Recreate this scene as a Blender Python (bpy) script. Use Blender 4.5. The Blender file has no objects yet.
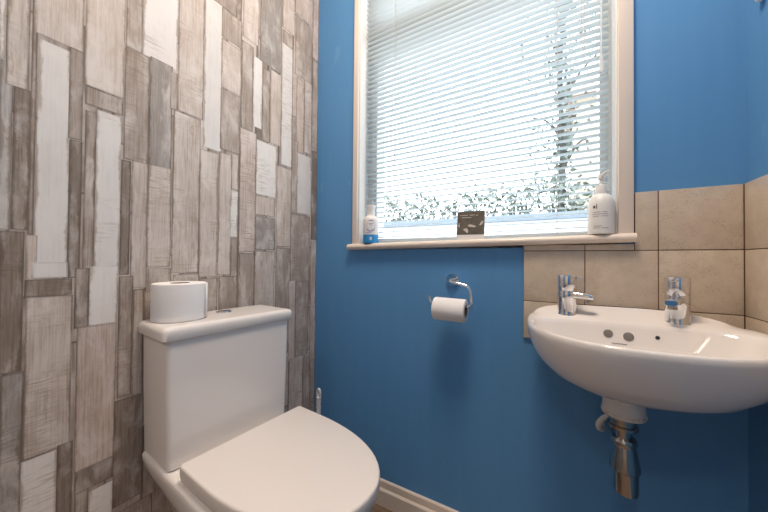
import bpy, bmesh, math, random
from math import pi, sin, cos, radians
from mathutils import Vector, Matrix
random.seed(7)
COL = bpy.context.scene.collection
SC = bpy.context.scene

# ------------------------------------------------------------------ camera numbers (pinhole solved from the room's lines)
FPX = 296.7532
YAW, PITCH, ROLL = -.5176, .0128, .0093
CAM = Vector((.9146, -.9956, .9265))
_F = Vector((sin(YAW)*cos(PITCH), cos(YAW)*cos(PITCH), sin(PITCH)))
_r = Vector((cos(YAW), -sin(YAW), 0)); _u = _r.cross(_F)
_R = _r*cos(ROLL)+_u*sin(ROLL); _U = -_r*sin(ROLL)+_u*cos(ROLL)
def on_left_wall(px, py):
    d = _F+_R*((px-384)/FPX)-_U*((py-256)/FPX)
    return CAM+d*((0-CAM.x)/d.x)

# room
W = 1.2985; YB = -1.62; H = 2.50

# ------------------------------------------------------------------ materials
def mat(name, color=(.8,.8,.8), rough=.5, metal=0., spec=None, coat=0.):
    m = bpy.data.materials.new(name); m.use_nodes = True
    b = m.node_tree.nodes['Principled BSDF']
    b.inputs['Base Color'].default_value = (*color, 1)
    b.inputs['Roughness'].default_value = rough
    b.inputs['Metallic'].default_value = metal
    if spec is not None: b.inputs['Specular IOR Level'].default_value = spec
    if coat: b.inputs['Coat Weight'].default_value = coat; b.inputs['Coat Roughness'].default_value = .05
    return m
def nd(m, t, **kw):
    n = m.node_tree.nodes.new(t)
    for k, v in kw.items(): setattr(n, k, v)
    return n
def lk(m, a, b): m.node_tree.links.new(a, b)
def bsdf(m): return m.node_tree.nodes['Principled BSDF']
def ramp(m, fac, stops):
    r = nd(m, 'ShaderNodeValToRGB'); e = r.color_ramp.elements
    while len(e) < len(stops): e.new(.5)
    for q, (p, c) in zip(e, stops):
        q.position = p; q.color = (*c, 1) if len(c) == 3 else c
    lk(m, fac, r.inputs[0]); return r.outputs[0]
def noise(m, vec, scale, detail=3, rough=.5, dist=0.):
    n = nd(m, 'ShaderNodeTexNoise'); n.inputs['Scale'].default_value = scale
    n.inputs['Detail'].default_value = detail; n.inputs['Roughness'].default_value = rough
    n.inputs['Distortion'].default_value = dist
    if vec is not None: lk(m, vec, n.inputs['Vector'])
    return n.outputs['Fac']
def mapping(m, vec, scale=(1,1,1)):
    n = nd(m, 'ShaderNodeMapping'); n.inputs['Scale'].default_value = scale
    lk(m, vec, n.inputs['Vector']); return n.outputs[0]
def mix(m, fac, a, b, mode='MIX'):
    n = nd(m, 'ShaderNodeMix', data_type='RGBA', blend_type=mode)
    for s, v in ((0, fac), (6, a), (7, b)):
        if hasattr(v, 'default_value') or hasattr(v, 'is_output'): lk(m, v, n.inputs[s])
        elif isinstance(v, (int, float)): n.inputs[s].default_value = v
        else: n.inputs[s].default_value = (*v, 1)
    return n.outputs[2]
def math_(m, op, a, b=0.):
    n = nd(m, 'ShaderNodeMath', operation=op)
    for i, v in enumerate((a, b)):
        if isinstance(v, (int, float)): n.inputs[i].default_value = v
        else: lk(m, v, n.inputs[i])
    return n.outputs[0]
def objco(m): return nd(m, 'ShaderNodeTexCoord').outputs['Object']
def bump(m, h, strength=.2, dist=.002):
    b = nd(m, 'ShaderNodeBump'); b.inputs['Strength'].default_value = strength
    b.inputs['Distance'].default_value = dist
    lk(m, h, b.inputs['Height']); lk(m, b.outputs[0], bsdf(m).inputs['Normal'])

def srgb(r, g, b):
    return tuple((c/255/12.92 if c/255 <= .04045 else ((c/255+.055)/1.055)**2.4) for c in (r, g, b))

M = {}
# blue emulsion paint with faint roller streaks and touched-up dabs
m = mat('blue_paint', (.05,.19,.42), .55, spec=.35); c = objco(m)
n1 = noise(m, mapping(m, c, (22,22,1.5)), 1.6, 4); n2 = noise(m, c, 2.3, 3)
col = ramp(m, n1, [(.3, (.096,.279,.545)), (.75, (.106,.298,.570))])
col = mix(m, math_(m, 'MULTIPLY', n2, .35), col, (.101,.288,.557))
# lighter touch-up dabs near the corner
n3 = noise(m, mapping(m, c, (14,14,7)), 1.0, 2)
lk(m, mix(m, ramp(m, n3, [(.70, (0,0,0)), (.76, (.28,.28,.28))]), col, (.20,.41,.64)), bsdf(m).inputs['Base Color'])
bump(m, noise(m, c, 260, 2), .12, .001); M['blue'] = m

M['ceiling'] = mat('white_ceiling_paint', (.8,.79,.77), .8)
M['gloss'] = mat('white_gloss_wood_paint', (.78,.68,.59), .3)
M['hall'] = mat('grey_hall_paint', (.62,.58,.53), .7)
M['pvc'] = mat('white_pvc', (.8,.81,.8), .3)
M['gasket'] = mat('black_rubber_gasket', (.012,.013,.015), .5)
m = mat('glazed_ceramic', (.77,.73,.70), .07); M['ceramic'] = m
M['seat'] = mat('white_thermoset_plastic', (.73,.68,.645), .22)
m = mat('chrome', (.82,.83,.85), .06, 1.0); M['chrome'] = m
M['chrome_worn'] = mat('worn_chrome', (.50,.475,.45), .18, 1.0)
M['dark'] = mat('dark_recess', (.02,.02,.02), .6)
m = mat('grey_plug', (.2,.185,.17), .5)
c = objco(m); lk(m, ramp(m, noise(m, c, 900, 2), [(.35,(.12,.11,.10)), (.7,(.26,.24,.22))]), bsdf(m).inputs['Base Color']); M['plug'] = m
m = mat('limescale', (.6,.5,.38), .8)
c = objco(m); lk(m, ramp(m, noise(m, c, 60, 3), [(.4,(.75,.70,.64)), (.62,(.5,.36,.22))]), bsdf(m).inputs['Base Color']); M['scale'] = m
m = mat('tissue_paper', (.84,.82,.81), .95, spec=.1); c = objco(m)
bump(m, noise(m, c, 700, 2), .35, .001); M['tissue'] = m
m = mat('cardboard_core', (.33,.23,.15), .9); M['card'] = m
M['wplastic'] = mat('white_plastic', (.78,.77,.75), .35)
M['purple'] = mat('lilac_label_print', (.34,.30,.50), .5)
M['lilac'] = mat('pale_label_print', (.62,.62,.74), .5)
M['cyan'] = mat('blue_label_band', (.02,.27,.62), .4)
M['ink'] = mat('dark_ink', (.10,.095,.09), .6)
M['greyink'] = mat('grey_ink', (.30,.28,.27), .6)
M['paleink'] = mat('pale_ink', (.55,.50,.44), .6)
m = mat('brown_card_print', (.115,.095,.075), .4); c = objco(m)
lk(m, ramp(m, noise(m, c, 60, 4), [(.3,(.085,.072,.060)), (.75,(.16,.135,.105))]), bsdf(m).inputs['Base Color']); M['cardprint'] = m
m = mat('dark_wood_floor', (.12,.075,.045), .5); c = objco(m)
n1 = noise(m, mapping(m, c, (3,60,3)), 1.5, 4)
lk(m, ramp(m, n1, [(.3,(.13,.085,.055)), (.7,(.25,.17,.11))]), bsdf(m).inputs['Base Color']); M['floor'] = m
# crackle-glazed beige tile
m = mat('beige_speckled_tile', (.5,.4,.3), .28); c = objco(m)
v = nd(m, 'ShaderNodeTexVoronoi', feature='DISTANCE_TO_EDGE'); v.inputs['Scale'].default_value = 170
lk(m, c, v.inputs['Vector'])
n1 = noise(m, c, 30, 4); n2 = noise(m, c, 460, 2)
base = ramp(m, n1, [(.3,(.545,.455,.36)), (.7,(.62,.53,.43))])
sp = math_(m, 'MULTIPLY', ramp(m, n2, [(.56,(0,0,0)), (.64,(1,1,1))]), ramp(m, noise(m, c, 45, 2), [(.42,(0,0,0)), (.60,(.7,.7,.7))]))
base = mix(m, sp, base, (.30,.235,.165))
lk(m, mix(m, ramp(m, v.outputs['Distance'], [(0,(.20,.20,.20)), (.06,(0,0,0))]), base, (.36,.29,.21)), bsdf(m).inputs['Base Color']); M['tile'] = m
M['grout'] = mat('brown_grout', (.15,.083,.048), .9)
# venetian slat: painted aluminium, a little light through
m = bpy.data.materials.new('blind_slat'); m.use_nodes = True; nt = m.node_tree; nt.nodes.clear()
o = nd(m, 'ShaderNodeOutputMaterial'); d = nd(m, 'ShaderNodeBsdfDiffuse'); t = nd(m, 'ShaderNodeBsdfTranslucent'); x = nd(m, 'ShaderNodeMixShader')
d.inputs[0].default_value = (.70,.73,.75,1); t.inputs[0].default_value = (.80,.84,.85,1); x.inputs[0].default_value = .50
lk(m, d.outputs[0], x.inputs[1]); lk(m, t.outputs[0], x.inputs[2]); lk(m, x.outputs[0], o.inputs[0]); M['slat'] = m
# window glass
m = bpy.data.materials.new('window_glass'); m.use_nodes = True; nt = m.node_tree; nt.nodes.clear()
o = nd(m, 'ShaderNodeOutputMaterial'); t = nd(m, 'ShaderNodeBsdfTransparent'); g = nd(m, 'ShaderNodeBsdfGlossy'); x = nd(m, 'ShaderNodeMixShader')
t.inputs[0].default_value = (.95,.97,.96,1); g.inputs['Roughness'].default_value = .02; x.inputs[0].default_value = .06
lk(m, t.outputs[0], x.inputs[1]); lk(m, g.outputs[0], x.inputs[2]); lk(m, x.outputs[0], o.inputs[0]); M['glass'] = m
# clear plastic for the wand
m = bpy.data.materials.new('clear_plastic'); m.use_nodes = True; nt = m.node_tree; nt.nodes.clear()
o = nd(m, 'ShaderNodeOutputMaterial'); t = nd(m, 'ShaderNodeBsdfTransparent'); g = nd(m, 'ShaderNodeBsdfPrincipled'); x = nd(m, 'ShaderNodeMixShader')
g.inputs['Base Color'].default_value = (.85,.87,.87,1); g.inputs['Roughness'].default_value = .15; x.inputs[0].default_value = .45
lk(m, t.outputs[0], x.inputs[1]); lk(m, g.outputs[0], x.inputs[2]); lk(m, x.outputs[0], o.inputs[0]); M['clear'] = m
M['cord'] = mat('blind_cord', (.62,.58,.54), .8)
# outdoors
def leafmat(name, a, b):
    m = mat(name, a, .5); c = objco(m)
    lk(m, ramp(m, noise(m, c, 22, 2), [(.35, a), (.65, b)]), bsdf(m).inputs['Base Color']); return m
M['leaf'] = leafmat('hedge_leaf', (.10,.13,.11), (.24,.27,.22))
M['ivy'] = leafmat('ivy_leaf', (.06,.085,.075), (.16,.20,.17))
M['bark'] = mat('bark', (.10,.09,.08), .9)
M['render'] = mat('white_render', (.72,.73,.72), .9)
M['cream'] = mat('cream_render', (.50,.43,.34), .9)
M['roof'] = mat('clay_roof', (.40,.30,.25), .9)
M['paving'] = mat('pale_paving', (.36,.36,.35), .9)
M['slate'] = mat('slate_coping', (.22,.26,.30), .7)
M['pane'] = mat('dark_pane', (.05,.06,.07), .1)
m = mat('lamp_diffuser', (.9,.88,.85), .6)
bsdf(m).inputs['Emission Color'].default_value = (1,.82,.66,1); bsdf(m).inputs['Emission Strength'].default_value = 52.0; M['lamp'] = m

# wallpaper print: tone per board, grain along the board, worn edges
m = mat('weathered_board_wallpaper', (.4,.35,.3), .6, spec=.3)
at = nd(m, 'ShaderNodeAttribute', attribute_name='tone').outputs
rn = nd(m, 'ShaderNodeAttribute', attribute_name='rnd').outputs['Vector']
uv = nd(m, 'ShaderNodeUVMap', uv_map='metres').outputs[0]
va = nd(m, 'ShaderNodeVectorMath', operation='ADD'); lk(m, uv, va.inputs[0])
vs = nd(m, 'ShaderNodeVectorMath', operation='SCALE'); lk(m, rn, vs.inputs[0]); vs.inputs['Scale'].default_value = 37.
lk(m, vs.outputs[0], va.inputs[1]); P = va.outputs[0]
fine = noise(m, mapping(m, P, (330,9,1)), 1., 4, .65)
cross = noise(m, mapping(m, P, (26,300,1)), 1., 2, .6)
blot = noise(m, mapping(m, P, (22,9,1)), 1., 5, .62, .4)
base = at['Color']
dark = mix(m, 1., base, (.66,.60,.54), 'MULTIPLY'); lite = mix(m, .45, base, (.78,.72,.67))
sb = nd(m, 'ShaderNodeSeparateColor'); lk(m, base, sb.inputs[0])
calm = ramp(m, sb.outputs[0], [(.58,(1,1,1)), (.66,(.22,.22,.22))])
col = mix(m, math_(m, 'MULTIPLY', calm, ramp(m, fine, [(.34,(.8,.8,.8)), (.56,(0,0,0))])), base, dark)
col = mix(m, ramp(m, blot, [(.48,(0,0,0)), (.66,(.95,.95,.95))]), col, lite)
col = mix(m, math_(m, 'MULTIPLY', calm, ramp(m, blot, [(.26,(.85,.85,.85)), (.44,(0,0,0))])), col, dark)
# saw marks across some boards
sepr = nd(m, 'ShaderNodeSeparateXYZ'); lk(m, rn, sepr.inputs[0])
saw = math_(m, 'MULTIPLY', ramp(m, cross, [(.50,(0,0,0)), (.66,(.8,.8,.8))]), ramp(m, noise(m, mapping(m, P, (8,11,1)), 1., 2), [(.50,(0,0,0)), (.62,(1,1,1))]))
saw = math_(m, 'MULTIPLY', saw, ramp(m, sepr.outputs[0], [(.35,(.15,.15,.15)), (.7,(1,1,1))]))
col = mix(m, saw, col, dark)
# knots
vk = nd(m, 'ShaderNodeTexVoronoi'); vk.inputs['Scale'].default_value = 1.; lk(m, mapping(m, P, (17,6,1)), vk.inputs['Vector'])
kn = math_(m, 'SINE', math_(m, 'MULTIPLY', math_(m, 'ADD', vk.outputs['Distance'], math_(m, 'MULTIPLY', fine, .12)), 46.))
kmask = ramp(m, vk.outputs['Distance'], [(.06,(.6,.6,.6)), (.30,(0,0,0))])
col = mix(m, math_(m, 'MULTIPLY', ramp(m, kn, [(.3,(0,0,0)), (.9,(1,1,1))]), math_(m, 'MULTIPLY', math_(m, 'MULTIPLY', kmask, calm), ramp(m, sepr.outputs[1], [(.45,(0,0,0)), (.55,(1,1,1))]))), col, dark)
# worn, darker edges
ue = nd(m, 'ShaderNodeUVMap', uv_map='edge').outputs[0]; su = nd(m, 'ShaderNodeSeparateXYZ'); lk(m, ue, su.inputs[0])
dx = math_(m, 'MINIMUM', su.outputs[0], math_(m, 'SUBTRACT', nd(m, 'ShaderNodeAttribute', attribute_name='wid').outputs['Fac'], su.outputs[0]))
ed = math_(m, 'ADD', dx, math_(m, 'MULTIPLY', math_(m, 'SUBTRACT', noise(m, mapping(m, P, (34,13,1)), 1., 5, .72), .5), .030))
col = mix(m, ramp(m, ed, [(.0002,(.8,.8,.8)), (.0040,(0,0,0))]), col, mix(m, 1., base, (.56,.49,.42), 'MULTIPLY'))
dy = math_(m, 'MINIMUM', su.outputs[1], math_(m, 'SUBTRACT', nd(m, 'ShaderNodeAttribute', attribute_name='hei').outputs['Fac'], su.outputs[1]))
jn = math_(m, 'ADD', math_(m, 'MINIMUM', dx, dy), math_(m, 'MULTIPLY', math_(m, 'SUBTRACT', noise(m, mapping(m, P, (40,14,1)), 1., 2), .5), .0022))
lmask = ramp(m, sb.outputs[0], [(.60,(1,1,1)), (.66,(.25,.25,.25))])
pres = ramp(m, noise(m, mapping(m, P, (9,5,1)), 1., 2), [(.36,(.25,.25,.25)), (.56,(.85,.85,.85))])
col = mix(m, math_(m, 'MULTIPLY', math_(m, 'MULTIPLY', ramp(m, jn, [(.0003,(1,1,1)), (.0011,(0,0,0))]), pres), lmask), col, (.13,.105,.09))
lk(m, col, bsdf(m).inputs['Base Color']); M['paper'] = m
M['paper_gap'] = mat('dark_board_joint', (.075,.058,.047), .7)

# ------------------------------------------------------------------ mesh helpers
class MB:
    def __init__(s): s.bm = bmesh.new()
    def box(s, a, b, bev=0., seg=2):
        t = bmesh.new(); bmesh.ops.create_cube(t, size=1)
        for v in t.verts: v.co = Vector([(a[i]+b[i])/2+v.co[i]*(b[i]-a[i]) for i in range(3)])
        if bev: bmesh.ops.bevel(t, geom=t.edges[:], offset=bev, segments=seg, affect='EDGES', profile=.6, clamp_overlap=True)
        return s._add(t)
    def _add(s, t, mtx=None):
        if mtx is not None: t.transform(mtx)
        me = bpy.data.meshes.new('x'); t.to_mesh(me); t.free(); s.bm.from_mesh(me); bpy.data.meshes.remove(me); return s
    def loft(s, rings, cap0=True, cap1=True, closed=True):
        t = bmesh.new(); vs = [[t.verts.new(p) for p in r] for r in rings]; n = len(rings[0])
        for i in range(len(vs)-1):
            for j in range(n if closed else n-1):
                t.faces.new((vs[i][j], vs[i][(j+1) % n], vs[i+1][(j+1) % n], vs[i+1][j]))
        if cap0: t.faces.new(vs[0][::-1])
        if cap1: t.faces.new(vs[-1])
        bmesh.ops.recalc_face_normals(t, faces=t.faces[:])
        return s._add(t)
    def lathe(s, prof, c=(0,0,0), n=32, mtx=None, cap=True):
        rings = [[Vector((r*cos(2*pi*k/n), r*sin(2*pi*k/n), z)) for k in range(n)] for r, z in prof]
        if mtx is None: mtx = Matrix.Translation(c)
        return s.loft([[mtx @ p for p in r] for r in rings], cap, cap)
    def tube(s, pts, r, n=10, cap=True):
        pts = [Vector(p) for p in pts]; rings = []
        up = Vector((0,0,1)); prev = None
        for i, p in enumerate(pts):
            d = (pts[min(i+1, len(pts)-1)]-pts[max(i-1, 0)]).normalized()
            a = prev if prev is not None else (Vector((1,0,0)) if abs(d.x) < .8 else Vector((0,1,0)))
            a = (a-d*a.dot(d)).normalized(); b = d.cross(a); prev = a
            rr = r[i] if isinstance(r, (list, tuple)) else r
            rings.append([p+(a*cos(2*pi*k/n)+b*sin(2*pi*k/n))*rr for k in range(n)])
        return s.loft(rings, cap, cap)
    def prism(s, outline, z0, z1, mtx=None, bev=0.):
        t = bmesh.new(); f = t.faces.new([t.verts.new((x, y, z0)) for x, y in outline])
        e = bmesh.ops.extrude_face_region(t, geom=[f])
        for v in e['geom']:
            if isinstance(v, bmesh.types.BMVert): v.co.z = z1
        bmesh.ops.recalc_face_normals(t, faces=t.faces[:])
        if bev: bmesh.ops.bevel(t, geom=[x for x in t.edges if x.calc_face_angle(0) > .6], offset=bev, segments=2, affect='EDGES')
        return s._add(t, mtx)
    def build(s, name, m, parent=None, angle=35, origin=None):
        me = bpy.data.meshes.new(name)
        if origin is not None: s.bm.transform(Matrix.Translation(-Vector(origin)))
        s.bm.to_mesh(me); s.bm.free()
        for p in me.polygons: p.use_smooth = True
        me.set_sharp_from_angle(angle=radians(angle))
        for q in (m if isinstance(m, (list, tuple)) else [m]): me.materials.append(q)
        o = bpy.data.objects.new(name, me); COL.objects.link(o)
        if origin is not None: o.location = origin
        if parent is not None:
            o.parent = parent; o.location = Vector(o.location)-Vector(parent.location) if origin is not None else -Vector(parent.location)
        return o
def smooth_path(pts, k=8):
    pts = [Vector(p) for p in pts]; out = []
    for i in range(len(pts)-1):
        p0, p1, p2, p3 = pts[max(i-1,0)], pts[i], pts[i+1], pts[min(i+2,len(pts)-1)]
        for j in range(k):
            t = j/k; out.append(.5*((2*p1)+(p2-p0)*t+(2*p0-5*p1+4*p2-p3)*t*t+(3*p1-p0-3*p2+p3)*t**3))
    out.append(pts[-1]); return out
def tag(o, label, cat, group=None):
    o['label'] = label; o['category'] = cat
    if group: o['group'] = group
    return o
def empty(name, loc, label, cat, group=None):
    o = bpy.data.objects.new(name, None); COL.objects.link(o); o.location = loc; o.empty_display_size = .05
    return tag(o, label, cat, group)
def struct(o): o['kind'] = 'structure'; return o

# ------------------------------------------------------------------ room shell
T = .1
struct(MB().box((-T,YB-T,-.08), (W+T,.35,0)).build('floor', M['floor']))
struct(MB().box((-T,YB-T,H), (W+T,.25,H+.08)).build('ceiling', M['ceiling']))
# back wall with the window opening
OX0, OX1, OZ0, OZ1 = .2260, 1.0645, .967, 2.36
TB = .16
wb = MB().box((-T,0,0), (OX0,TB,H)).box((OX1,0,0), (W+T,TB,H)).box((OX0,0,0), (OX1,TB,OZ0)).box((OX0,0,OZ1), (OX1,TB,H))
wall_back = struct(wb.build('wall_back', M['blue']))
wall_right = struct(MB().box((W,YB-T,0), (W+T,0,H)).build('wall_right', M['blue']))
DX0, DX1, DZ = .30, 1.06, 1.98
wall_rear = struct(MB().box((-T,YB-T,0), (DX0,YB,H)).box((DX1,YB-T,0), (W,YB,H)).box((DX0,YB-T,DZ), (DX1,YB,H)).build('wall_rear', M['blue']))
# doorway stands open to an unseen hall behind the camera, lit by an added fill lamp
HY = YB-T-1.5
struct(MB().box((-.4,HY-.1,0),(1.8,HY,H)).box((-.5,HY-.1,0),(-.4,YB-T,H)).box((1.8,HY-.1,0),(1.9,YB-T,H)).box((-.4,HY,H-.02),(1.8,YB-T,H)).box((-.5,YB-T-.02,0),(DX0,YB-T,H)).box((DX1,YB-T-.02,0),(1.9,YB-T,H)).build('wall_hall', M['hall']))
struct(MB().box((-.5,HY-.1,-.08),(1.9,YB-T,0)).build('floor_hall', M['floor']))
struct(MB().box((DX0-.06,YB,0),(DX0,YB+.016,DZ+.06),.003).box((DX1,YB,0),(DX1+.06,YB+.016,DZ+.06),.003).box((DX0,YB,DZ),(DX1,YB+.016,DZ+.06),.003).build('trim_4', M['gloss']))
# skirting with a stepped top
def skirt_back(x0, x1):
    prof = [(0,.0),(0,.0905),(-.004,.0905),(-.0075,.086),(-.0085,.063),(-.012,.060),(-.015,.056),(-.016,.0)]
    return MB().loft([[Vector((x,y,z)) for y,z in prof] for x in (x0,x1)])
struct(skirt_back(0,W).build('baseboard_back', M['gloss'], angle=25))
struct(MB().box((W-.014,YB,0),(W,-.017,.09),.003).build('baseboard_right', M['gloss']))

# wallpaper boards on the left wall -------------------------------------------------
wall_left = struct(MB().box((-T,YB-T,0), (0,0,H)).build('wall_left', M['paper_gap']))
TONE = {'L': (.72,.685,.655), 'P': (.59,.515,.462), 'K': (.565,.475,.42), 'M': (.415,.35,.305), 'D': (.265,.217,.182), 'G': (.50,.47,.45), 'S': (.365,.33,.305)}
boards = []
def board(y0, y1, z0, z1, tone, gap=.0004):
    boards.append((y0+gap*.6, y1-gap*.6, z0+gap, z1-gap, tone))
# background random fill in columns
y = -1.62
while y < 0:
    w = random.uniform(.045,.085); y1 = min(0, y+w); z = -random.uniform(0,.3)
    while z < H:
        l = random.uniform(.16,.42); board(y, y1, max(0,z), min(H,z+l), random.choice('PMKDMSM')); z += l
    y = y1
nback = len(boards)
# boards read from the photograph (left, right, top, bottom in its pixels; tone)
PX = [
 (-30,-2,-140,150,'P'),(-30,-2,150,420,'M'),(-30,-2,420,620,'D'),
 (-2,6,-60,58,'L'),(-2,11,60,230,'G'),(-2,23,231,373,'D'),(-2,22,374,600,'S'),
 (6,30,-120,88,'P'),(12,30,88,230,'D'),(30,36,-20,235,'M'),
 (34,84,-150,43,'P'),(36,69,44,264,'L'),(68.5,83,49,140,'M'),(68,81,140,278,'D'),(25,37,235,280,'P'),(31,68,262,278,'L'),
 (24,72,279,296,'D'),(24,71,296,452,'P'),(20,56,456,600,'L'),(56,72,443,600,'D'),
 (85,125,-160,92,'P'),(85,123.5,92,110,'M'),(83.5,95,111,270,'M'),(95,120,113,268,'L'),(74,89,268,328,'D'),(89,117,266,324,'L'),
 (75,115,325,464,'K'),(74,113,464,486,'D'),(74,88,491,600,'M'),(88,112,486,600,'L'),
 (126,143,-160,50,'M'),(143,178,-160,63,'L'),(124,149,51,162,'M'),(149,172,61,168,'S'),(170,177.5,72,110,'M'),
 (120,130,160,275,'D'),(130.5,147,162,288,'P'),(147,171,166,267,'P'),(147,171,268,300,'M'),
 (117.5,132,276,396,'M'),(132,143,289,394,'P'),(113,143.5,397,500,'D'),(118,152,502,600,'M'),
 (178,204,-160,116,'P'),(172,199.5,114,273,'P'),(172,199,274,330,'M'),(143,172,290,420,'P'),
 (204,222,-60,150,'L'),(199,217.5,151,277,'P'),(199,217,278,340,'M'),
 (211,237,-160,8,'M'),(221.5,242,14,43,'M'),(221,241,44,92,'P'),(220,240,92,152,'M'),(218,231,153,275,'P'),(231,238.5,154,190,'P'),(230,237.5,191,237,'L'),(230,237,238,300,'M'),
 (243,259,-160,42,'P'),(241,253,43,130,'M'),(253,262,58,128,'L'),(239,255.5,130,252,'K'),(238,254,253,320,'M'),(218,237,276,330,'M'),
 (260,282,-160,68,'S'),(262,270,69,142,'M'),(270,281,72,145,'P'),(256,276,143,196,'L'),(255,275,197,216,'P'),(255,275,217,250,'S'),(254,274,251,330,'P'),
 (282.5,295,-160,32,'P'),(282.5,293,33,46,'M'),(281.5,292,46,166,'L'),(276,291,167,247,'P'),(275,290,248,330,'M'),
 (295,313,-160,20,'K'),(295,312,21,80,'M'),(296,304,79,153,'K'),(304,311.5,82,154,'P'),(291,297.5,140,214,'M'),(297,310.5,155,214,'L'),(290,309,215,300,'M'),
 (312.5,319,-160,60,'K'),(312,318,61,150,'M'),(311,317,151,240,'D'),(309.5,316,241,360,'K'),
 (288,295,280,360,'P'),(295,308,281,356,'M'),(288,302,357,470,'P'),(302,309,357,470,'M'),(309,315,361,470,'M'),
]
for a, b, t, u, tone in PX:
    ym = (t+u)/2
    if u > 520: ym = (t+512)/2
    if t < 0: ym = max(0, u)/2
    y0 = on_left_wall(a, ym).y; y1 = on_left_wall(b, ym).y
    board(y0, min(y1, -.0005), max(0, on_left_wall((a+b)/2, u).z), min(H, on_left_wall((a+b)/2, t).z), tone)
me = bpy.data.meshes.new('wallpaper'); V = []; Fc = []
for i, (y0, y1, z0, z1, tn) in enumerate(boards):
    x = .0002 + (.0003 if i >= nback else 0) + i*2e-6
    k = len(V); V += [(x,y0,z0),(x,y1,z0),(x,y1,z1),(x,y0,z1)]; Fc.append((k,k+1,k+2,k+3))
me.from_pydata(V, [], Fc)
me.uv_layers.new(name='metres'); me.uv_layers.new(name='edge')
me.color_attributes.new('tone', 'FLOAT_COLOR', 'CORNER'); me.attributes.new('rnd', 'FLOAT_VECTOR', 'FACE'); me.attributes.new('wid', 'FLOAT', 'FACE'); me.attributes.new('hei', 'FLOAT', 'FACE')
um = me.uv_layers['metres']; ue = me.uv_layers['edge']; ac = me.attributes['tone']; ar = me.attributes['rnd']; aw = me.attributes['wid']; ah = me.attributes['hei']
for i, p in enumerate(me.polygons):
    y0, y1, z0, z1, tn = boards[i]; b = TONE[tn]; j = random.uniform(.93,1.07)
    ar.data[i].vector = (random.random(), random.random(), random.random()); aw.data[i].value = y1-y0; ah.data[i].value = z1-z0
    for li in p.loop_indices:
        v = me.vertices[me.loops[li].vertex_index].co
        um.data[li].uv = (v.y, v.z); ue.data[li].uv = (v.y-y0, v.z-z0)
        ac.data[li].color = (b[0]*j, b[1]*j, b[2]*j, 1)
me.materials.append(M['paper'])
wp = bpy.data.objects.new('wallpaper', me); COL.objects.link(wp); wp.parent = wall_left

# tiled splashback ----------------------------------------------------------------
TS = .1535; tz2 = .957; tz3 = 1.1072; tz1 = .8075; zbt = .697; g = .0011
def tiles_back():
    mb = MB(); gr = MB()
    xs = [W-3*TS-.001, W-2*TS, W-TS, W]
    for i in range(3):
        a, b = xs[i]+g, xs[i+1]-g
        if i == 2: b = W-.0075
        mb.box((a,-.007,tz1+g),(b,-.0005,tz2-g),.0012); mb.box((a,-.007,zbt),(b,-.0005,tz1-g),.0012)
    mb.box((xs[0]+g,-.007,tz2+g),(xs[1]-g,-.0005,.9735),.0012); mb.box((xs[1]+g,-.007,tz2+g),(1.0985-g,-.0005,.9735),.0012)
    mb.box((1.0985+g,-.007,tz2+g),(xs[2]-g,-.0005,tz3),.0012); mb.box((xs[2]+g,-.007,tz2+g),(W-.0075,-.0005,tz3),.0012)
    gr.box((xs[0]+g,-.0055,zbt+.001),(W,0,.972)); gr.box((1.0985,-.0055,.972),(W,0,tz3-.001))
    t = mb.build('tile_splashback', M['tile'], wall_back); gr.build('grout', M['grout'], t)
def tiles_right():
    mb = MB(); gr = MB()
    for j in range(3):
        a = -.0085-j*TS-g; b = -.0085-(j+1)*TS+g
        for z0, z1 in ((zbt,tz1-g),(tz1+g,tz2-g),(tz2+g,tz3)): mb.box((W-.007,b,z0),(W-.0005,a,z1),.0012)
    gr.box((W-.0055,-.0085-3*TS,zbt+.001),(W,-.0055,tz3-.001))
    t = mb.build('tile_splashback', M['tile'], wall_right); gr.build('grout', M['grout'], t)
tiles_back(); tiles_right()

# ------------------------------------------------------------------ window: lining, architrave, sill, frame, glass
def zt(x): return .0135*(x-.635)           # the sill runs slightly out of level
ar_ = MB()
for x0, x1 in ((.2040,OX0),(OX1,1.0965)):
    ar_.box((x0,-.012,.985+zt(x0)),(x1,.0,OZ1+.03),.002)
ar_.box((OX0,-.012,OZ1),(OX1,.0,OZ1+.03),.002)
struct(ar_.build('trim_1', M['gloss']))
ln = MB().box((OX0,0,.98),(OX0+.004,.063,OZ1)).box((OX1-.004,0,.98),(OX1,.063,OZ1)).box((OX0,0,OZ1-.004),(OX1,.063,OZ1))
struct(ln.build('trim_2', M['pvc']))
def sill():
    n = 8; rings = []
    for x in (.1880,1.1000):
        zz = zt(x); pr = [(.063,.9715),(.063,.9955)]
        for k in range(n+1):
            a = pi/2+pi*k/n; pr.append((-.014+.0115*cos(a)*1.15, .9835+.0118*sin(a)))
        rings.append([Vector((x,yy,z+zz)) for yy,z in pr])
    return MB().loft(rings)
ws = sill().build('windowsill', M['gloss'], angle=40); 
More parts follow.
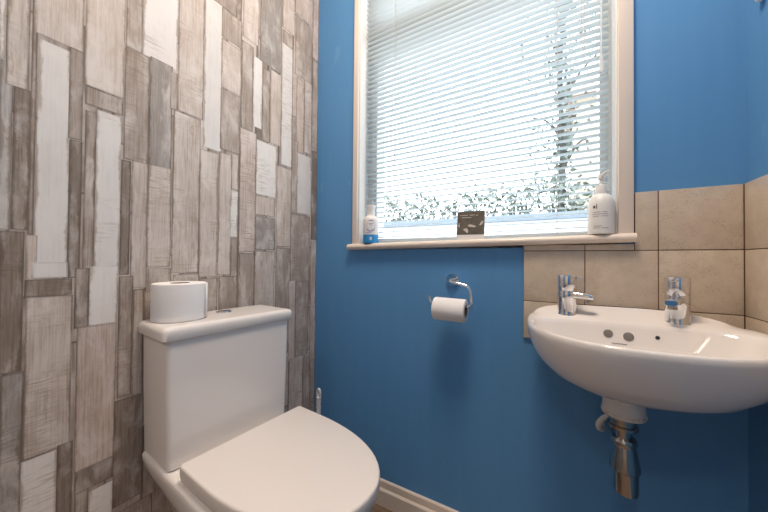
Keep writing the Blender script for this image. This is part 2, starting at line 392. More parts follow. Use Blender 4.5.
# windowsill sits in the opening as part of the room
struct(ws); ws.name = 'trim_3'
win = bpy.data.objects.new('window_1', None); COL.objects.link(win); win.location = (.643,.1,1.0); struct(win)
FY0, FY1 = .0635, .145
fr = MB().box((OX0,FY0,OZ0),(OX0+.028,FY1,OZ1),.002).box((OX1-.014,FY0,OZ0),(OX1,FY1,OZ1),.002).box((OX0+.028,FY0,OZ0),(OX1-.014,FY1,.997),.002).box((OX0+.028,FY0,OZ1-.04),(OX1-.014,FY1,OZ1),.002)
TZ = 1.853
fr.box((OX0+.028,FY0,TZ),(OX1-.014,FY1,TZ+.022),.002)
fr.build('window_frame', M['pvc'], win)
def sash(x0,x1,z0,z1,w,wb,y0):
    y1 = y0+.062
    mb = MB().box((x0,y0,z0),(x0+w,y1,z1),.003).box((x1-w,y0,z0),(x1,y1,z1),.003).box((x0+w,y0,z0),(x1-w,y1,z0+wb),.003).box((x0+w,y0,z1-wb),(x1-w,y1,z1),.003)
    s = mb.build('window_sash', M['pvc'], win)
    xa, xb, za, zb = x0+w, x1-w, z0+wb, z1-wb
    gk = MB()
    for q, ya, yb_ in ((.004,y0+.004,y0+.014),(.007,y0+.030,y0+.050)):
        gk.box((xa,ya,za),(xa+q,yb_,zb)).box((xb-q,ya,za),(xb,yb_,zb)).box((xa+q,ya,za),(xb-q,yb_,za+q)).box((xa+q,ya,zb-q),(xb-q,yb_,zb))
    gk.build('gasket', M['gasket'], s)
    MB().box((xa+.0005,y0+.051,za+.0005),(xb-.0005,y0+.056,zb-.0005)).build('glass_pane', M['glass'], s)
sash(OX0+.0285,OX1-.0145,.9975,TZ-.0005,.018,.016,FY0+.004)
sash(OX0+.0285,OX1-.0145,TZ+.0225,OZ1-.0405,.018,.016,FY0+.004)

# ------------------------------------------------------------------ venetian blind
BX0, BX1, BY = .2330, 1.0515, .046
bl = empty('venetian_blind', (.64,BY,1.0), 'white slatted venetian blind lowered over the window down to the sill', 'blind')
MB().box((BX0,BY-.0125,OZ1-.032),(BX1,BY+.0125,OZ1-.006),.002).build('head_rail', M['slat'], bl)
sl = MB(); z = 1.0215
k = 0
def slat_ring(x, z):
    z += zt(x); top = []; bot = []
    for i in range(7):
        t = -1+2*i/6; yy = BY+.0125*t; c = .0022*(1-t*t)
        top.append(Vector((x,yy,z+c+.0003))); bot.append(Vector((x,yy,z+c)))
    return top+bot[::-1]
while z < OZ1-.045:
    sl.loft([slat_ring(BX0,z), slat_ring((BX0+BX1)/2,z), slat_ring(BX1,z)]); z += .0203
sl.build('slats', M['slat'], bl, angle=60)
br = MB().box((BX0,BY-.0125,1.0000),(BX1,BY+.0125,1.0120),.002)
for v in br.bm.verts: v.co.z += zt(v.co.x)-.002
br.build('bottom_rail', M['slat'], bl)
for cx in (.372,.925):
    c = MB()
    for yy in (BY-.0135,BY+.0135): c.tube([(cx,yy,1.005+zt(cx)),(cx,yy,OZ1-.03)], .0006, 6)
    zz = 1.0215
    while zz < OZ1-.045:
        c.box((cx-.0018,BY-.0142,zz+zt(cx)-.0018),(cx+.0018,BY-.0126,zz+zt(cx)+.0022)); zz += .0203
    c.build('ladder_cord', M['cord'], bl)
pc = MB()
for cx in (.985,.992): pc.tube([(cx,BY-.017,1.50 if cx > .99 else 1.56),(cx,BY-.017,OZ1-.03)], .0010, 6)
pc = pc.build('pull_cord', M['cord'], bl)
MB().lathe([(.001,.035),(.003,.033),(.0045,.02),(.0065,.004),(.006,0)], (.992,BY-.017,1.478)).build('cord_tassel', M['wplastic'], pc)
wd = MB().tube([(1.032,BY-.019,1.50),(1.032,BY-.019,OZ1-.03)], .0022, 6)
wd.lathe([(.003,.045),(.0048,.035),(.0052,.012),(.004,0)], (1.032,BY-.019,1.462)).build('tilt_wand', M['clear'], bl)

# ------------------------------------------------------------------ toilet
CY = 0.
toi = empty('toilet', (0,0,0), 'white close-coupled toilet with D-shaped lid closed against wood-effect wall', 'toilet')
def dshape(xb, h, xs, xt, n=1.85, rb=.012, N=28, cy=CY, hb=None):
    """outline going round: back-left corner, back-right corner, curved nose"""
    hb = h if hb is None else hb; pts = []
    for k in range(5):
        a = pi+pi/2*k/4; pts.append((xb+rb+rb*cos(a), cy-hb+rb+rb*sin(a)))
    for k in range(6):
        t = (k+1)/7; pts.append((xb+rb+(xs-xb-rb)*t, cy-(hb+(h-hb)*t)))
    for k in range(N+1):
        a = -pi/2+pi*k/N
        c_, s_ = cos(a), sin(a)
        pts.append((xs+(xt-xs)*abs(c_)**(2/n), cy+h*(1 if s_ > 0 else -1)*abs(s_)**(2/n)))
    for k in range(6):
        t = 1-(k+1)/7; pts.append((xb+rb+(xs-xb-rb)*t, cy+(hb+(h-hb)*t)))
    for k in range(5):
        a = pi/2+pi/2*k/4; pts.append((xb+rb+rb*cos(a), cy+hb-rb+rb*sin(a)))
    return pts
def ring(z, **kw): return [Vector((x,y,z)) for x,y in dshape(**kw)]
pan = MB()
R_ = []
for z, xb, h, hb, xs, xt in ((0,.05,.112,.10,.25,.45),(.03,.05,.108,.095,.25,.445),(.10,.04,.100,.088,.25,.445),(.18,.02,.104,.088,.26,.465),(.25,.002,.120,.10,.27,.50),
                         (.30,.0,.136,.116,.275,.535),(.335,.0,.148,.132,.285,.556),(.365,.0,.157,.147,.29,.572),(.39,.0,.162,.157,.295,.580),(.415,.0,.1645,.164,.295,.585),(.428,.0,.165,.165,.295,.586),(.434,.002,.162,.162,.295,.583),(.4355,.007,.157,.157,.295,.578)):
    R_.append(ring(z, xb=xb, h=h, hb=hb, xs=xs, xt=xt, rb=.010, n=2.1, cy=.002))
pan.loft(R_).build('pan', M['ceramic'], toi, angle=50)
# cistern, slightly tapering
def rrect(x0,x1,y0,y1,r,z,n=6):
    o = []
    for cx,cy,a0 in ((x1-r,y0+r,-pi/2),(x1-r,y1-r,0),(x0+r,y1-r,pi/2),(x0+r,y0+r,pi)):
        for k in range(n+1):
            a = a0+pi/2*k/n; o.append(Vector((cx+r*cos(a),cy+r*sin(a),z)))
    return o
ci = MB().loft([rrect(.002,.152,-.152,.152,.010,.4362),rrect(.0,.1555,-.1585,.1585,.011,.440),rrect(.0,.156,-.163,.163,.011,.60),rrect(.0,.157,-.165,.165,.011,.7355)])
ci.build('cistern', M['ceramic'], toi, angle=40)
hl = .1755
li = MB().loft([rrect(.0,.161,-hl+.003,hl-.003,.010,.7365),rrect(-.001,.1635,-hl,hl,.011,.739),rrect(-.001,.1640,-hl,hl,.011,.757),rrect(-.001,.1625,-hl+.0015,hl-.0015,.011,.7625),rrect(.0,.1590,-hl+.005,hl-.005,.011,.7660),rrect(.001,.153,-hl+.011,hl-.011,.011,.7678),rrect(.004,.145,-hl+.018,hl-.018,.011,.768)])
li.build('cistern_lid', M['ceramic'], toi, angle=50)
fb = MB().lathe([(.021,0),(.021,.002),(.0195,.0035),(.0175,.0035),(.0172,.0028),(.0168,.0045),(0.001,.005)], (.055,.013,.768)).build('flush_button', M['chrome'], toi)
MB().box((.0545,-.003,.7728),(.0555,.029,.7733)).build('button_split', M['dark'], fb)
# seat ring and lid
se = MB()
def sr(z, d):
    return ring(z, xb=.207+d, h=.1636-d, xs=.299, xt=.598-d, n=2.22, rb=.007, cy=.0056)
se.loft([sr(.4365,.010),sr(.4375,.007),sr(.4405,.007),sr(.4415,.010)]).build('seat', M['seat'], toi, angle=50)
se = MB().loft([sr(.4425,.008),sr(.4432,.004),sr(.4445,.0025),sr(.4550,.0005),sr(.4735,.0),sr(.4765,.001),sr(.478,.003),sr(.4785,.006)]).build('seat_lid', M['seat'], toi, angle=50)
for yy in (-.075,.075):
    MB().tube([(.195,yy-.02,.450),(.195,yy+.02,.450)], .010, 14).lathe([(.012,-.004),(.012,.010)],(.192,yy,.4355)).build('hinge', M['seat'], toi)
toi.location = (.0179,-.4754,0); toi.rotation_euler = (0,0,-.085)

# ------------------------------------------------------------------ toilet rolls
def roll(name, label, mtx, R0, R1, L, group='toilet rolls'):
    o = empty(name, mtx.translation, label, 'toilet roll', group); I = Matrix.Translation(-mtx.translation)
    def lathe_ring(prof, m, nm):
        n = 48; mb = MB(); mm = mtx
        rr = [[mm @ Vector((r*cos(2*pi*k/n), r*sin(2*pi*k/n), z)) for k in range(n)] for r,z in prof]
        mb.loft(rr+[rr[0]], False, False); bmesh.ops.remove_doubles(mb.bm, verts=mb.bm.verts[:], dist=1e-6)
        bmesh.ops.recalc_face_normals(mb.bm, faces=mb.bm.faces[:])
        return mb.build(nm, m, o)
    lathe_ring([(R1+.0008,.001),(R0-.004,0),(R0-.001,.0015),(R0,.005),(R0,L-.005),(R0-.001,L-.0015),(R0-.004,L),(R1+.0008,L-.001)], M['tissue'], 'paper')
    lathe_ring([(R1-.001,.0005),(R1+.0008,.0005),(R1+.0008,L-.0005),(R1-.001,L-.0005)], M['card'], 'cardboard_core')
    return o
r1 = roll('toilet_roll', 'full white toilet roll standing on end on the cistern lid', Matrix.Translation((.070,-.585,.7683)), .0605, .021, .094)
# loose end of the roll
mb = MB(); rr = []
for k in range(8):
    a = radians(36+k*6); rad = .0625-.0018*(k/7)**.7
    rr.append([Vector((.070+rad*cos(a),-.585+rad*sin(a),.7705)),Vector((.070+rad*cos(a),-.585+rad*sin(a),.8600))])
t = mb.loft(rr, False, False, False).build('loose_sheet', M['tissue'], r1)
t.modifiers.new('thickness','SOLIDIFY').thickness = .0006

# ------------------------------------------------------------------ holder on the back wall
HX, HZ = .619, .8605
th = empty('toilet_roll_holder', (HX,0,HZ), 'chrome toilet roll holder screwed to the blue wall below the window', 'toilet roll holder')
MB().lathe([(.0235,0),(.0235,.006),(.0215,.009),(.001,.0095)], mtx=Matrix.Translation((HX,0,HZ)) @ Matrix.Rotation(pi/2,4,'X'), n=40).build('wall_rose', M['chrome'], th)
A = Vector((.571,-.066,.7745)); B = Vector((.692,-.066,.7725))
arm = [(HX,-.005,HZ),(HX,-.040,HZ),(HX+.006,-.060,HZ-.001),(HX+.022,-.066,HZ-.003),(.672,-.066,HZ-.010),(.687,-.066,HZ-.016),(.694,-.066,HZ-.030),(.696,-.066,.800),(.6955,-.066,.790),(.691,-.066,.7835),(.681,-.066,.7820),(.61,-.066,.7850),(.574,-.066,.7860),(.566,-.066,.789),(.562,-.066,.796),(.560,-.066,.810)]
MB().tube(smooth_path(arm,6), .0042, 12).build('arm', M['chrome'], th)
ax = (B-A).normalized()
mt = Matrix.Translation(A) @ Vector((0,0,1)).rotation_difference(ax).to_matrix().to_4x4()
mt = Matrix.Translation(Vector((.578,-.066,.7705))) @ Vector((0,0,1)).rotation_difference(ax).to_matrix().to_4x4()
r2 = roll('toilet_roll', 'half-used white toilet roll hanging on the chrome wall holder', mt, .0365, .0192, .103)

# ------------------------------------------------------------------ toilet brush in the corner
tb = empty('toilet_brush', (.066,-.045,0), 'white toilet brush with holed handle standing in the corner behind the toilet', 'toilet brush')
MB().lathe([(.036,0),(.038,.01),(.036,.12),(.033,.125),(.030,.12),(.030,.02)], (.066,-.045,0)).build('holder_cup', M['wplastic'], tb)
hb = MB(); rr = []
prof = [(.128,.006),(.20,.0075),(.28,.0092),(.292,.0102),(.300,.0088),(.310,.0104),(.320,.0090),(.330,.0106),(.340,.0094),(.352,.0110)]
hb.lathe([(r,z) for z,r in prof], (.066,-.045,0), 16)
# hanging loop at the top
lp = [Vector((.066+.0075*cos(a), -.045, .368+.017*sin(a))) for a in [2*pi*k/20 for k in range(20)]]
rings = []
for k,p in enumerate(lp):
    a = 2*pi*k/20; nrm = Vector((cos(a)*.018,0,sin(a)*.0062)).normalized()
    rings.append([p+nrm*.0046*cos(b)+Vector((0,1,0))*.0055*sin(b) for b in [2*pi*j/8 for j in range(8)]])
hb.loft(rings+[rings[0]], False, False)
hb.build('handle', M['wplastic'], tb)

# ------------------------------------------------------------------ washbasin
BXC = 1.059
bas = empty('washbasin', (0,0,0), 'small white wall-hung washbasin with two taps under the tiled splashback', 'washbasin')
NB = 64
def bas_out(h, D, y0, n=2.25, yc=None):
    """closed outline: symmetric in x, back on y=y0, nose at y=-D"""
    yc = -.115 if yc is None else yc
    pts = []
    for k in range(NB):
        a = 2*pi*k/NB; c_, s_ = cos(a), sin(a)
        hh = h*1.13 if c_ > 0 else h
        sx = (1 if c_ >= 0 else -1)*abs(c_)**(2/n); sy = (1 if s_ >= 0 else -1)*abs(s_)**(2/n)
        if s_ >= 0:   # back half: rounded corners to the wall
            nb = 3.2 if c_ > 0 else 4.6; sx = (1 if c_ >= 0 else -1)*abs(c_)**(2/nb); sy = abs(s_)**(2/nb); y = yc+(y0-yc)*sy
        else: y = yc+(yc+D)*sy
        pts.append((BXC+hh*sx, y))
    return pts
def bring(z, h, D, y0, n=2.25, yc=None, lift=0.):
    out = []
    for x, y in bas_out(h, D, y0, n, yc):
        zz = z
        if lift: zz += lift*max(0, min(1, (y+.045)/.038))
        out.append(Vector((x,y,zz+.012*(x-BXC))))
    return out
b = MB(); yb = -.008
rings = [bring(.646,.036,.190,-.126,2.0,-.163), bring(.648,.06,.215,-.10,2.0,-.16), bring(.653,.095,.254,-.05,2.1,-.15), bring(.663,.128,.290,-.02,2.15,-.14), bring(.680,.157,.322,yb,2.2,-.13), bring(.702,.179,.342,yb,2.25,-.12), bring(.727,.193,.358,yb,2.3), bring(.752,.2005,.368,yb,2.3), bring(.770,.2030,.371,yb,2.3,lift=.004),
         bring(.779,.2025,.371,yb,2.3,lift=.020), bring(.7825,.2000,.369,yb-.001,2.3,lift=.025), bring(.7835,.1965,.366,yb-.003,2.3,-.13,lift=.027), bring(.7830,.1930,.3635,yb-.012,2.3,-.15,lift=.02)]
inner = [bring(.7815,.1890,.3605,-.0935,2.32,-.17), bring(.778,.1855,.3580,-.097,2.33,-.18), bring(.769,.182,.3550,-.100,2.33,-.19), bring(.735,.167,.347,-.108,2.3,-.21), bring(.705,.142,.325,-.122,2.2,-.215), bring(.688,.10,.290,-.145,2.1,-.21), bring(.678,.055,.25,-.16,2,-.2), bring(.674,.024,.215,-.172,2,-.19)]
b.loft(rings+inner, True, True)
b.build('bowl', M['ceramic'], bas, angle=60)
sp = MB().lathe([(.0480,.658),(.0430,.645),(.0385,.622),(.0385,.611),(.0390,.605),(.040,.598),(.040,.591),(.0385,.5875),(.030,.587)], (1.052,-.150,0), 32).build('waste_boss', M['ceramic'], bas)
MB().lathe([(.0404,.596),(.0409,.591),(.0392,.5868),(.031,.5860)], (1.052,-.150,0), 32).build('limescale_ring', M['scale'], sp)
# overflow and chain-stay fittings on the back slope of the bowl
from mathutils.bvhtree import BVHTree
_bo = [o for o in bas.children if o.name.startswith('bowl')][0]
_bv = BVHTree.FromPolygons([v.co.copy() for v in _bo.data.vertices], [tuple(p.vertices) for p in _bo.data.polygons])
def slope_pt(x, z):    # a point on the back slope inside the bowl
    h = _bv.ray_cast(Vector((x,-.25,z)), Vector((0,1,0)))
    return h[0] if h[0] is not None else Vector((x,-.104,z))
def disc(x, z, r, m, nm, th=.0022):
    p = slope_pt(x, z); q = Vector((0,0,1)).rotation_difference(Vector((0,-.97,.235)).normalized()).to_matrix().to_4x4()
    return MB().lathe([(r,-.004),(r,th*.6),(r*.85,th),(.0005,th*.9)], mtx=Matrix.Translation(p) @ q, n=24).build(nm, m, bas)
disc(1.0305,.754,.0095,M['plug'],'overflow_cap'); disc(1.0690,.7515,.0100,M['plug'],'overflow_cap')
o = disc(1.1205,.7560,.0042,M['dark'],'chain_hole',.0012)
# faint maker's line under the caps
mk = MB()
for i in range(7):
    p = slope_pt(1.0385+i*.0042, .7335); mk.box((p.x-.0016,p.y-.0016,p.z-.0011),(p.x+.0016,p.y+.002,p.z+.0011))
mk.build('printed_mark', M['greyink'], bas)

# ------------------------------------------------------------------ taps
def tap(x, yy, z, ang, label):
    t = empty('basin_tap', (0,0,0), label, 'tap', 'chrome basin taps')
    MB().lathe([(.0235,0),(.0235,.003),(.0222,.005),(.0218,.007),(.0218,.044),(.0226,.046),(.0226,.062),(.0218,.064),(.0218,.068),(.0230,.070),(.0230,.105),(.0215,.1085),(.001,.1095)], n=36).build('body', M['chrome'], t)
    sp = MB(); rr = []
    for yv, zc, hw, hh in ((-.012,.056,.0150,.0100),(-.032,.0555,.0145,.0090),(-.048,.054,.0135,.0082),(-.057,.053,.0125,.0075),(-.060,.0525,.0105,.006)):
        rr.append([Vector((hw*(abs(cos(q))**.6)*(1 if cos(q)>=0 else -1), yv, zc+hh*(abs(sin(q))**.6)*(1 if sin(q)>=0 else -1))) for q in [2*pi*k/20 for k in range(20)]])
    sp.loft(rr); s_ = sp.build('spout', M['chrome'], t)
    MB().lathe([(.0085,0),(.0085,.010),(.0070,.011)], (0,-.049,.038), 20).build('aerator', M['chrome_worn'], s_)
    lv = MB().box((-.006,-.037,.0985),(.006,-.016,.1045),.0025).build('lever', M['chrome'], t)
    t.location = (x,yy,z); t.rotation_euler = (0,0,ang)
    return t
tap(.9475,-.053,.7820,radians(78),'left chrome basin tap, its spout seen side-on against the tiles')
tap(1.1660,-.057,.7840,radians(-24),'right chrome basin tap, its spout facing forward over the bowl')

# ------------------------------------------------------------------ bottle trap below the basin
wx, wy = 1.0525, -.150
wt = empty('waste_trap', (wx,wy,.41), 'chrome bottle trap hanging below the washbasin in front of blue wall', 'waste pipe')
DZ_ = .0115
MB().lathe([(.024,.5735),(.027,.572),(.027,.565),(.0245,.563),(.0245,.556),(.0285,.554),(.0285,.547),(.024,.545)], (wx-.002,wy,DZ_), 28).build('flanged_nut', M['chrome_worn'], wt)
MB().lathe([(.0150,.548),(.0150,.505)], (wx-.001,wy,DZ_), 24).build('tail_pipe', M['chrome_worn'], wt)
MB().lathe([(.016,.526),(.0215,.525),(.0240,.521),(.0240,.514),(.0215,.510),(.018,.509)], (wx,wy,DZ_), 28).build('collar_nut', M['chrome_worn'], wt)
MB().lathe([(.0190,.510),(.0200,.505),(.0275,.464),(.0280,.458),(.0255,.455)], (wx+.002,wy,DZ_), 32).build('trap_bottle', M['chrome_worn'], wt)
MB().lathe([(.0225,.457),(.0225,.412),(.0215,.406),(.001,.404)], (wx+.004,wy,DZ_), 32).build('trap_cup', M['chrome_worn'], wt)
MB().tube(smooth_path([(wx+.006,wy+.012,.4935),(wx+.006,wy+.06,.4935),(wx+.006,-.0005,.4935)],4), .0145, 16).build('outlet_pipe', M['chrome_worn'], wt)
pe = tag(MB().tube(smooth_path([(1.068,-.062,.530),(1.048,-.066,.542),(1.030,-.068,.538),(1.017,-.066,.519),(1.018,-.058,.503),(1.026,-.045,.496),(1.030,-.02,.494),(1.030,-.001,.494)],6), .0065, 14).build('supply_pipe', M['wplastic'], origin=(1.0,-.05,.55)), 'white plastic pipe curving into the wall behind the chrome trap', 'pipe')

# ------------------------------------------------------------------ things on the sill
def sz(x): return .9956+zt(x)
fx, fy = .2865, .0
fs = empty('spray_bottle', (fx,fy,sz(fx)), 'small white bottle with lilac label and blue base at left end of windowsill', 'bottle')
z0 = sz(fx)
MB().lathe([(.001,0),(.029,0),(.0305,.002),(.0305,.033)], (fx,fy,z0), 32).build('blue_base', M['cyan'], fs)['label'] = 'blue base band'
MB().lathe([(.0300,.033),(.0305,.035),(.0305,.088),(.0290,.096),(.0235,.104),(.0175,.108),(.0160,.112)], (fx,fy,z0), 32).build('body', M['wplastic'], fs)
MB().lathe([(.0155,.110),(.0150,.118),(.0150,.128),(.0170,.138),(.0185,.146),(.0180,.150),(.001,.151)], (fx,fy,z0), 28).build('cap', M['wplastic'], fs)
def wrap(mb, cx, cy, r, pts, th=.0003):
    """flat patch (angle in metres along the surface, z) wrapped round a cylinder facing the camera"""
    a0 = math.atan2(CAM.y-cy, CAM.x-cx)
    pos = lambda u, z: mb.bm.verts.new((cx+(r+th)*cos(a0+u/r), cy+(r+th)*sin(a0+u/r), z))
    (ua,za),(ub,zb),(uc,zc),(ud,zd) = pts; n = max(1, int(abs(ub-ua)/.0015))
    lo = [pos(ua+(ub-ua)*k/n, za+(zb-za)*k/n) for k in range(n+1)]; hi = [pos(ud+(uc-ud)*k/n, zd+(zc-zd)*k/n) for k in range(n+1)]
    for k in range(n): mb.bm.faces.new((lo[k],lo[k+1],hi[k+1],hi[k]))
# seen from the room, +u runs to the right
lab = MB()
for k in range(18):
    t0 = k/18*2*pi; t1 = (k+1)/18*2*pi
    if 0.12*2*pi < t0 < .38*2*pi: continue
    q = []
    for rr_, t in ((.0155,t0),(.0205,t0),(.0205,t1),(.0155,t1)): q.append((rr_*cos(t)*.95, z0+.066+rr_*sin(t)*1.15))
    wrap(lab, fx, fy, .0305, q)
lab.build('label_ring', M['lilac'], fs)
lab = MB()
for u,v,w_,h_ in ((-.012,.047,.006,.008),(-.005,.043,.007,.006),(.004,.045,.007,.007),(.012,.048,.005,.009),(-.009,.0385,.018,.003),(-.009,.086,.018,.004),(-.008,.074,.016,.0025),(-.006,.069,.012,.002)):
    wrap(lab, fx, fy, .0305, [(u-w_/2 if v<.05 else -w_/2,z0+v),(u+w_/2 if v<.05 else w_/2,z0+v),(u+w_/2 if v<.05 else w_/2,z0+v+h_),(u-w_/2 if v<.05 else -w_/2,z0+v+h_)])
lab.build('label_print', M['purple'], fs)
lab = MB(); wrap(lab, fx, fy, .0305, [(-.004,z0+.012),(.004,z0+.012),(.004,z0+.024),(-.004,z0+.024)]); lab.build('base_print', M['lilac'], fs)

# dark card propped against the blind
cdx = .674; cz = sz(cdx)
cd = empty('sign_card', (cdx,.008,cz), 'small dark brown picture card standing on the middle of the windowsill', 'card')
TC = Matrix.Translation((cdx,.006,cz)) @ Matrix.Rotation(radians(-7),4,'X') @ Matrix.Rotation(radians(3),4,'Z')
def cbox(a, b_, nm, m, bev=0.):
    mb = MB().box(a, b_, bev); mb.bm.transform(TC); return mb.build(nm, m, cd)
cbox((-.0455,0,.001),(.0455,.003,.0985),'card_sheet',M['wplastic'],.0006)
cbox((-.0445,-.0006,.0175),(.0445,.0,.098),'printed_picture',M['cardprint'])
mb = MB()
for x0,x1,z_ in ((-.036,-.010,.083),(-.004,.012,.083),(-.030,.002,.075),(.016,.024,.082)): mb.box((x0,-.0009,z_),(x1,-.0006,z_+.0022))
out = [(-.010,.048),(-.002,.053),(.010,.049),(.018,.046),(.016,.042),(.004,.043),(-.004,.044)]
mb.prism(out, .0006, .0009, mtx=Matrix.Rotation(pi/2,4,'X'))
mb.prism([(.028,.050),(.034,.060),(.041,.064),(.040,.056),(.033,.048)], .0006, .0009, mtx=Matrix.Rotation(pi/2,4,'X'))
mb.prism([(-.041,.050),(-.037,.060),(-.036,.046),(-.039,.042)], .0006, .0009, mtx=Matrix.Rotation(pi/2,4,'X'))
mb.prism([(-.025,.036),(-.012,.040),(-.006,.030),(-.010,.022),(-.018,.030)], .0006, .0008, mtx=Matrix.Rotation(pi/2,4,'X'))
mb.bm.transform(TC); mb.build('printed_marks', M['paleink'], cd)

# soap dispenser
dx_, dy_ = 1.0283, -.001; dz = sz(dx_)
sd = empty('soap_dispenser', (dx_,dy_,dz), 'white pump soap dispenser at right end of windowsill above the tiles', 'soap dispenser')
MB().lathe([(.001,0),(.0285,0),(.0308,.002),(.0312,.006),(.0312,.076),(.0303,.085),(.0278,.094),(.0235,.1025),(.0185,.1075),(.0135,.1095),(.0125,.1105)], (dx_,dy_,dz), 40).build('bottle', M['wplastic'], sd)
MB().lathe([(.0120,.109),(.0132,.110),(.0128,.1325),(.0118,.1345),(.006,.135),(.0040,.137),(.0038,.155)], (dx_,dy_,dz), 28).build('collar', M['wplastic'], sd)
pm = MB().lathe([(.0042,.150),(.0070,.1525),(.0075,.162),(.0060,.165),(.001,.1655)], (dx_,dy_,dz), 20)
pm.tube([(dx_,dy_,dz+.1585),(dx_+.006,dy_-.010,dz+.162),(dx_+.010,dy_-.019,dz+.1655),(dx_+.012,dy_-.024,dz+.1665)], [.0055,.0045,.0035,.003], 12).build('pump_head', M['wplastic'], sd)
lab = MB(); rr_ = .0312
def rect(u0,u1,v0,v1): wrap(lab, dx_, dy_, rr_, [(u0,dz+v0),(u1,dz+v0),(u1,dz+v1),(u0,dz+v1)])
rect(-.018,-.0125,.0685,.0755); rect(-.0105,-.0085,.067,.0795)
lab.build('printed_logo', M['ink'], sd)
lab = MB()
for v0, u0, u1 in ((.0570,-.019,.000),(.0570,.003,.014),(.0515,-.019,.016),(.0460,-.019,-.004),(.0460,.000,.016)): rect(u0,u1,v0,v0+.0014)
lab.build('printed_text', M['greyink'], sd)
lab = MB()
for v0, u0, u1 in ((.0200,-.016,.002),(.0150,-.018,-.002),(.0145,.001,.017)): rect(u0,u1,v0,v0+.0014)
lab.build('printed_text', M['greyink'], sd)

# white fitting high on the right wall (only its foot shows)
hk = empty('wall_fitting', (W,-.073,1.52), 'white rounded fitting on the blue right wall at the top edge of picture', 'wall fitting')
MB().box((W-.0035,-.088,1.4805),(W-.0002,-.058,1.560),.0025).build('plate', M['wplastic'], hk)
MB().lathe([(.0125,0),(.0125,.004),(.010,.008),(.004,.0095),(.0005,.0098)], mtx=Matrix.Translation((W-.0033,-.073,1.490)) @ Matrix.Rotation(-pi/2,4,'Y'), n=28).build('cover', M['wplastic'], hk)
# ------------------------------------------------------------------ ceiling lamp (out of the frame, lights the room) and added hall fill lamp
def ceiling_lamp(x, y, z, label):
    lp = empty('ceiling_lamp', (x,y,z), label, 'ceiling lamp')
    MB().lathe([(.235,0),(.235,-.03),(.225,-.04)], (x,y,z), 40).build('lamp_rim', M['wplastic'], lp)
    MB().lathe([(.223,-.036),(.215,-.046),(.14,-.056),(.001,-.060)], (x,y,z), 40).build('diffuser', M['lamp'], lp)
ceiling_lamp(.74,-.56,H,'round white flush ceiling lamp above the toilet and washbasin')
ceiling_lamp(.70,-2.15,H-.02,'added fill lamp, round and white, on the unseen hall ceiling beyond the doorway')  # added behind the camera to give soft frontal fill

# ------------------------------------------------------------------ garden outside
gd = struct(MB().box((-9,.36,-.3),(9,12,-.02)).build('garden_ground', M['paving'])); gd.name = 'trim_5'
def leaves(mb, pts, size):
    for p in pts:
        s = size*random.uniform(.6,1.3); q = Matrix.Rotation(random.uniform(0,2*pi),3,'Z') @ Matrix.Rotation(random.uniform(-1.2,1.2),3,'X') @ Matrix.Rotation(random.uniform(0,2*pi),3,'Y')
        f = [mb.bm.verts.new(Vector(p)+q @ Vector(v)*s) for v in ((-.5,0,0),(-.15,.28,.05),(.5,0,.02),(-.15,-.28,.05))]
        mb.bm.faces.new(f)
gw = empty('garden_wall', (-.8,2.77,-.02), 'low white garden wall with slate-blue coping seen through bottom of the blind below the hedge', 'garden wall')
MB().box((-5,2.7,-.02),(3.4,2.85,1.38)).build('wall_body', M['render'], gw)
MB().box((-5.02,2.66,1.38),(3.42,2.89,1.455),.008).build('coping', M['slate'], gw)
hd = empty('hedge', (-1,3.2,-.02), 'grey-green leafy hedge growing behind the white garden wall', 'hedge')
st = MB()
for i in range(26):
    x = -4.6+i*.28; pts = [(x,3.2,-.02),(x+random.uniform(-.1,.1),3.2+random.uniform(-.1,.1),.9),(x+random.uniform(-.2,.2),3.15+random.uniform(-.1,.1),1.7)]
    st.tube(smooth_path(pts,3), [.03]*3+[.02]*3+[.006], 6)
st.build('stems', M['bark'], hd)
mb = MB(); pts = []
for i in range(5200):
    x = random.uniform(-4.8,2.9); top = 1.86+.10*sin(x*3.1)+.08*sin(x*7.7+1)+random.uniform(-.10,.10)
    pts.append((x, random.uniform(2.95,3.5), random.uniform(1.2,top)))
leaves(mb, pts, .085); mb.build('foliage', M['leaf'], hd)
TX = 1.02
tr = empty('ivy_tree', (TX,3.9,-.02), 'dark slender ivy-clad tree seen through right side of the blind', 'tree')
tk = MB().tube(smooth_path([(TX,3.9,-.02),(TX-.02,3.9,1.2),(TX+.01,3.88,2.4),(TX-.02,3.9,3.6),(TX+.04,3.9,4.8),(TX+.03,3.9,5.6)],4), [.055-.0021*i for i in range(21)], 10)
for z_, dx2, dz2 in ((2.2,.35,.5),(2.7,-.4,.4),(3.2,.45,.5),(3.7,-.3,.6),(4.3,.3,.5),(2.0,-.35,-.1),(4.6,-.4,.3)):
    tk.tube(smooth_path([(TX,3.9,z_),(TX+dx2*.5,3.9+random.uniform(-.1,.1),z_+dz2*.7),(TX+dx2,3.9+random.uniform(-.2,.2),z_+dz2)],3), [.022]*3+[.014]*3+[.005], 6)
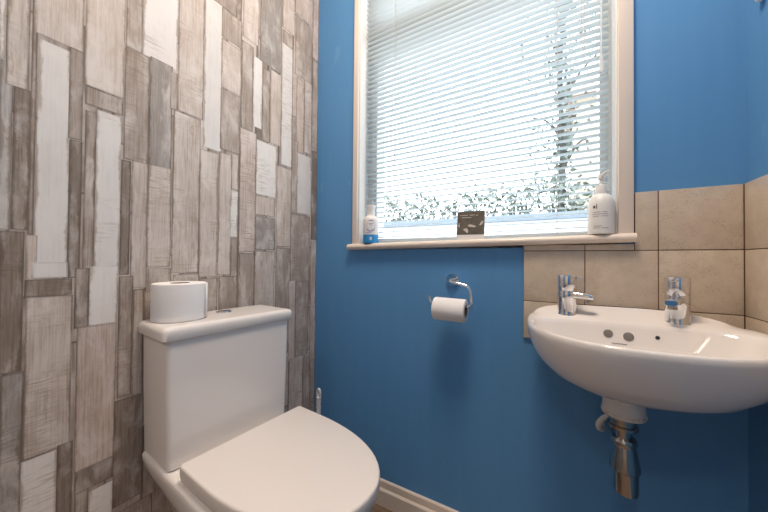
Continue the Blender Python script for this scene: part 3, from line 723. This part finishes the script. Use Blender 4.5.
tk.build('trunk', M['bark'], tr)
mb = MB(); pts = []
for i in range(900):
    a = random.uniform(0,2*pi); r = .03+abs(random.gauss(0,.085)); pts.append((TX+r*cos(a), 3.9+r*sin(a), random.uniform(1.4,4.7)))
for i in range(420):
    a = random.uniform(0,2*pi); r = random.uniform(.1,.55); pts.append((TX+r*cos(a), 3.9+r*sin(a), random.uniform(1.7,5.2)))
leaves(mb, pts, .085); mb.build('foliage', M['ivy'], tr)
hs = empty('house', (2.4,7,-.02), 'cream rendered house wall far behind the ivy-clad tree', 'house')
MB().box((1.35,6.5,-.02),(5.5,9.5,4.4)).build('walls', M['cream'], hs)
MB().prism([(6.3,4.4),(8,5.6),(9.7,4.4)], 1.2, 5.7, mtx=Matrix(((0,0,1,0),(1,0,0,0),(0,1,0,0),(0,0,0,1)))).build('roof', M['roof'], hs)
wn = MB().box((2.4,6.44,2.4),(3.3,6.5,3.6),.01).build('window', M['pvc'], hs)
MB().box((2.47,6.425,2.47),(3.23,6.44,3.53)).build('pane', M['pane'], wn)

# ------------------------------------------------------------------ sky, camera, view
w = bpy.data.worlds.new('overcast_sky'); SC.world = w; w.use_nodes = True
bg = w.node_tree.nodes['Background']; bg.inputs[0].default_value = (.86,.94,1.0,1); bg.inputs[1].default_value = 4.4
cam = bpy.data.cameras.new('camera'); cam.sensor_width = 36; cam.sensor_fit = 'HORIZONTAL'; cam.lens = FPX/768*36; cam.clip_start = .01
co = bpy.data.objects.new('camera', cam); COL.objects.link(co); SC.camera = co
co.matrix_world = Matrix(((_R.x,_U.x,-_F.x,CAM.x),(_R.y,_U.y,-_F.y,CAM.y),(_R.z,_U.z,-_F.z,CAM.z),(0,0,0,1)))
v = SC.view_settings; SC.display_settings.display_device = 'sRGB'; v.view_transform = 'Standard'; v.look = 'None'; v.gamma = 1; v.exposure = 0; v.use_curve_mapping = False
SC.cycles.max_bounces = 12; SC.cycles.diffuse_bounces = 6; SC.cycles.transparent_max_bounces = 16
SC.cycles.sample_clamp_indirect = 6
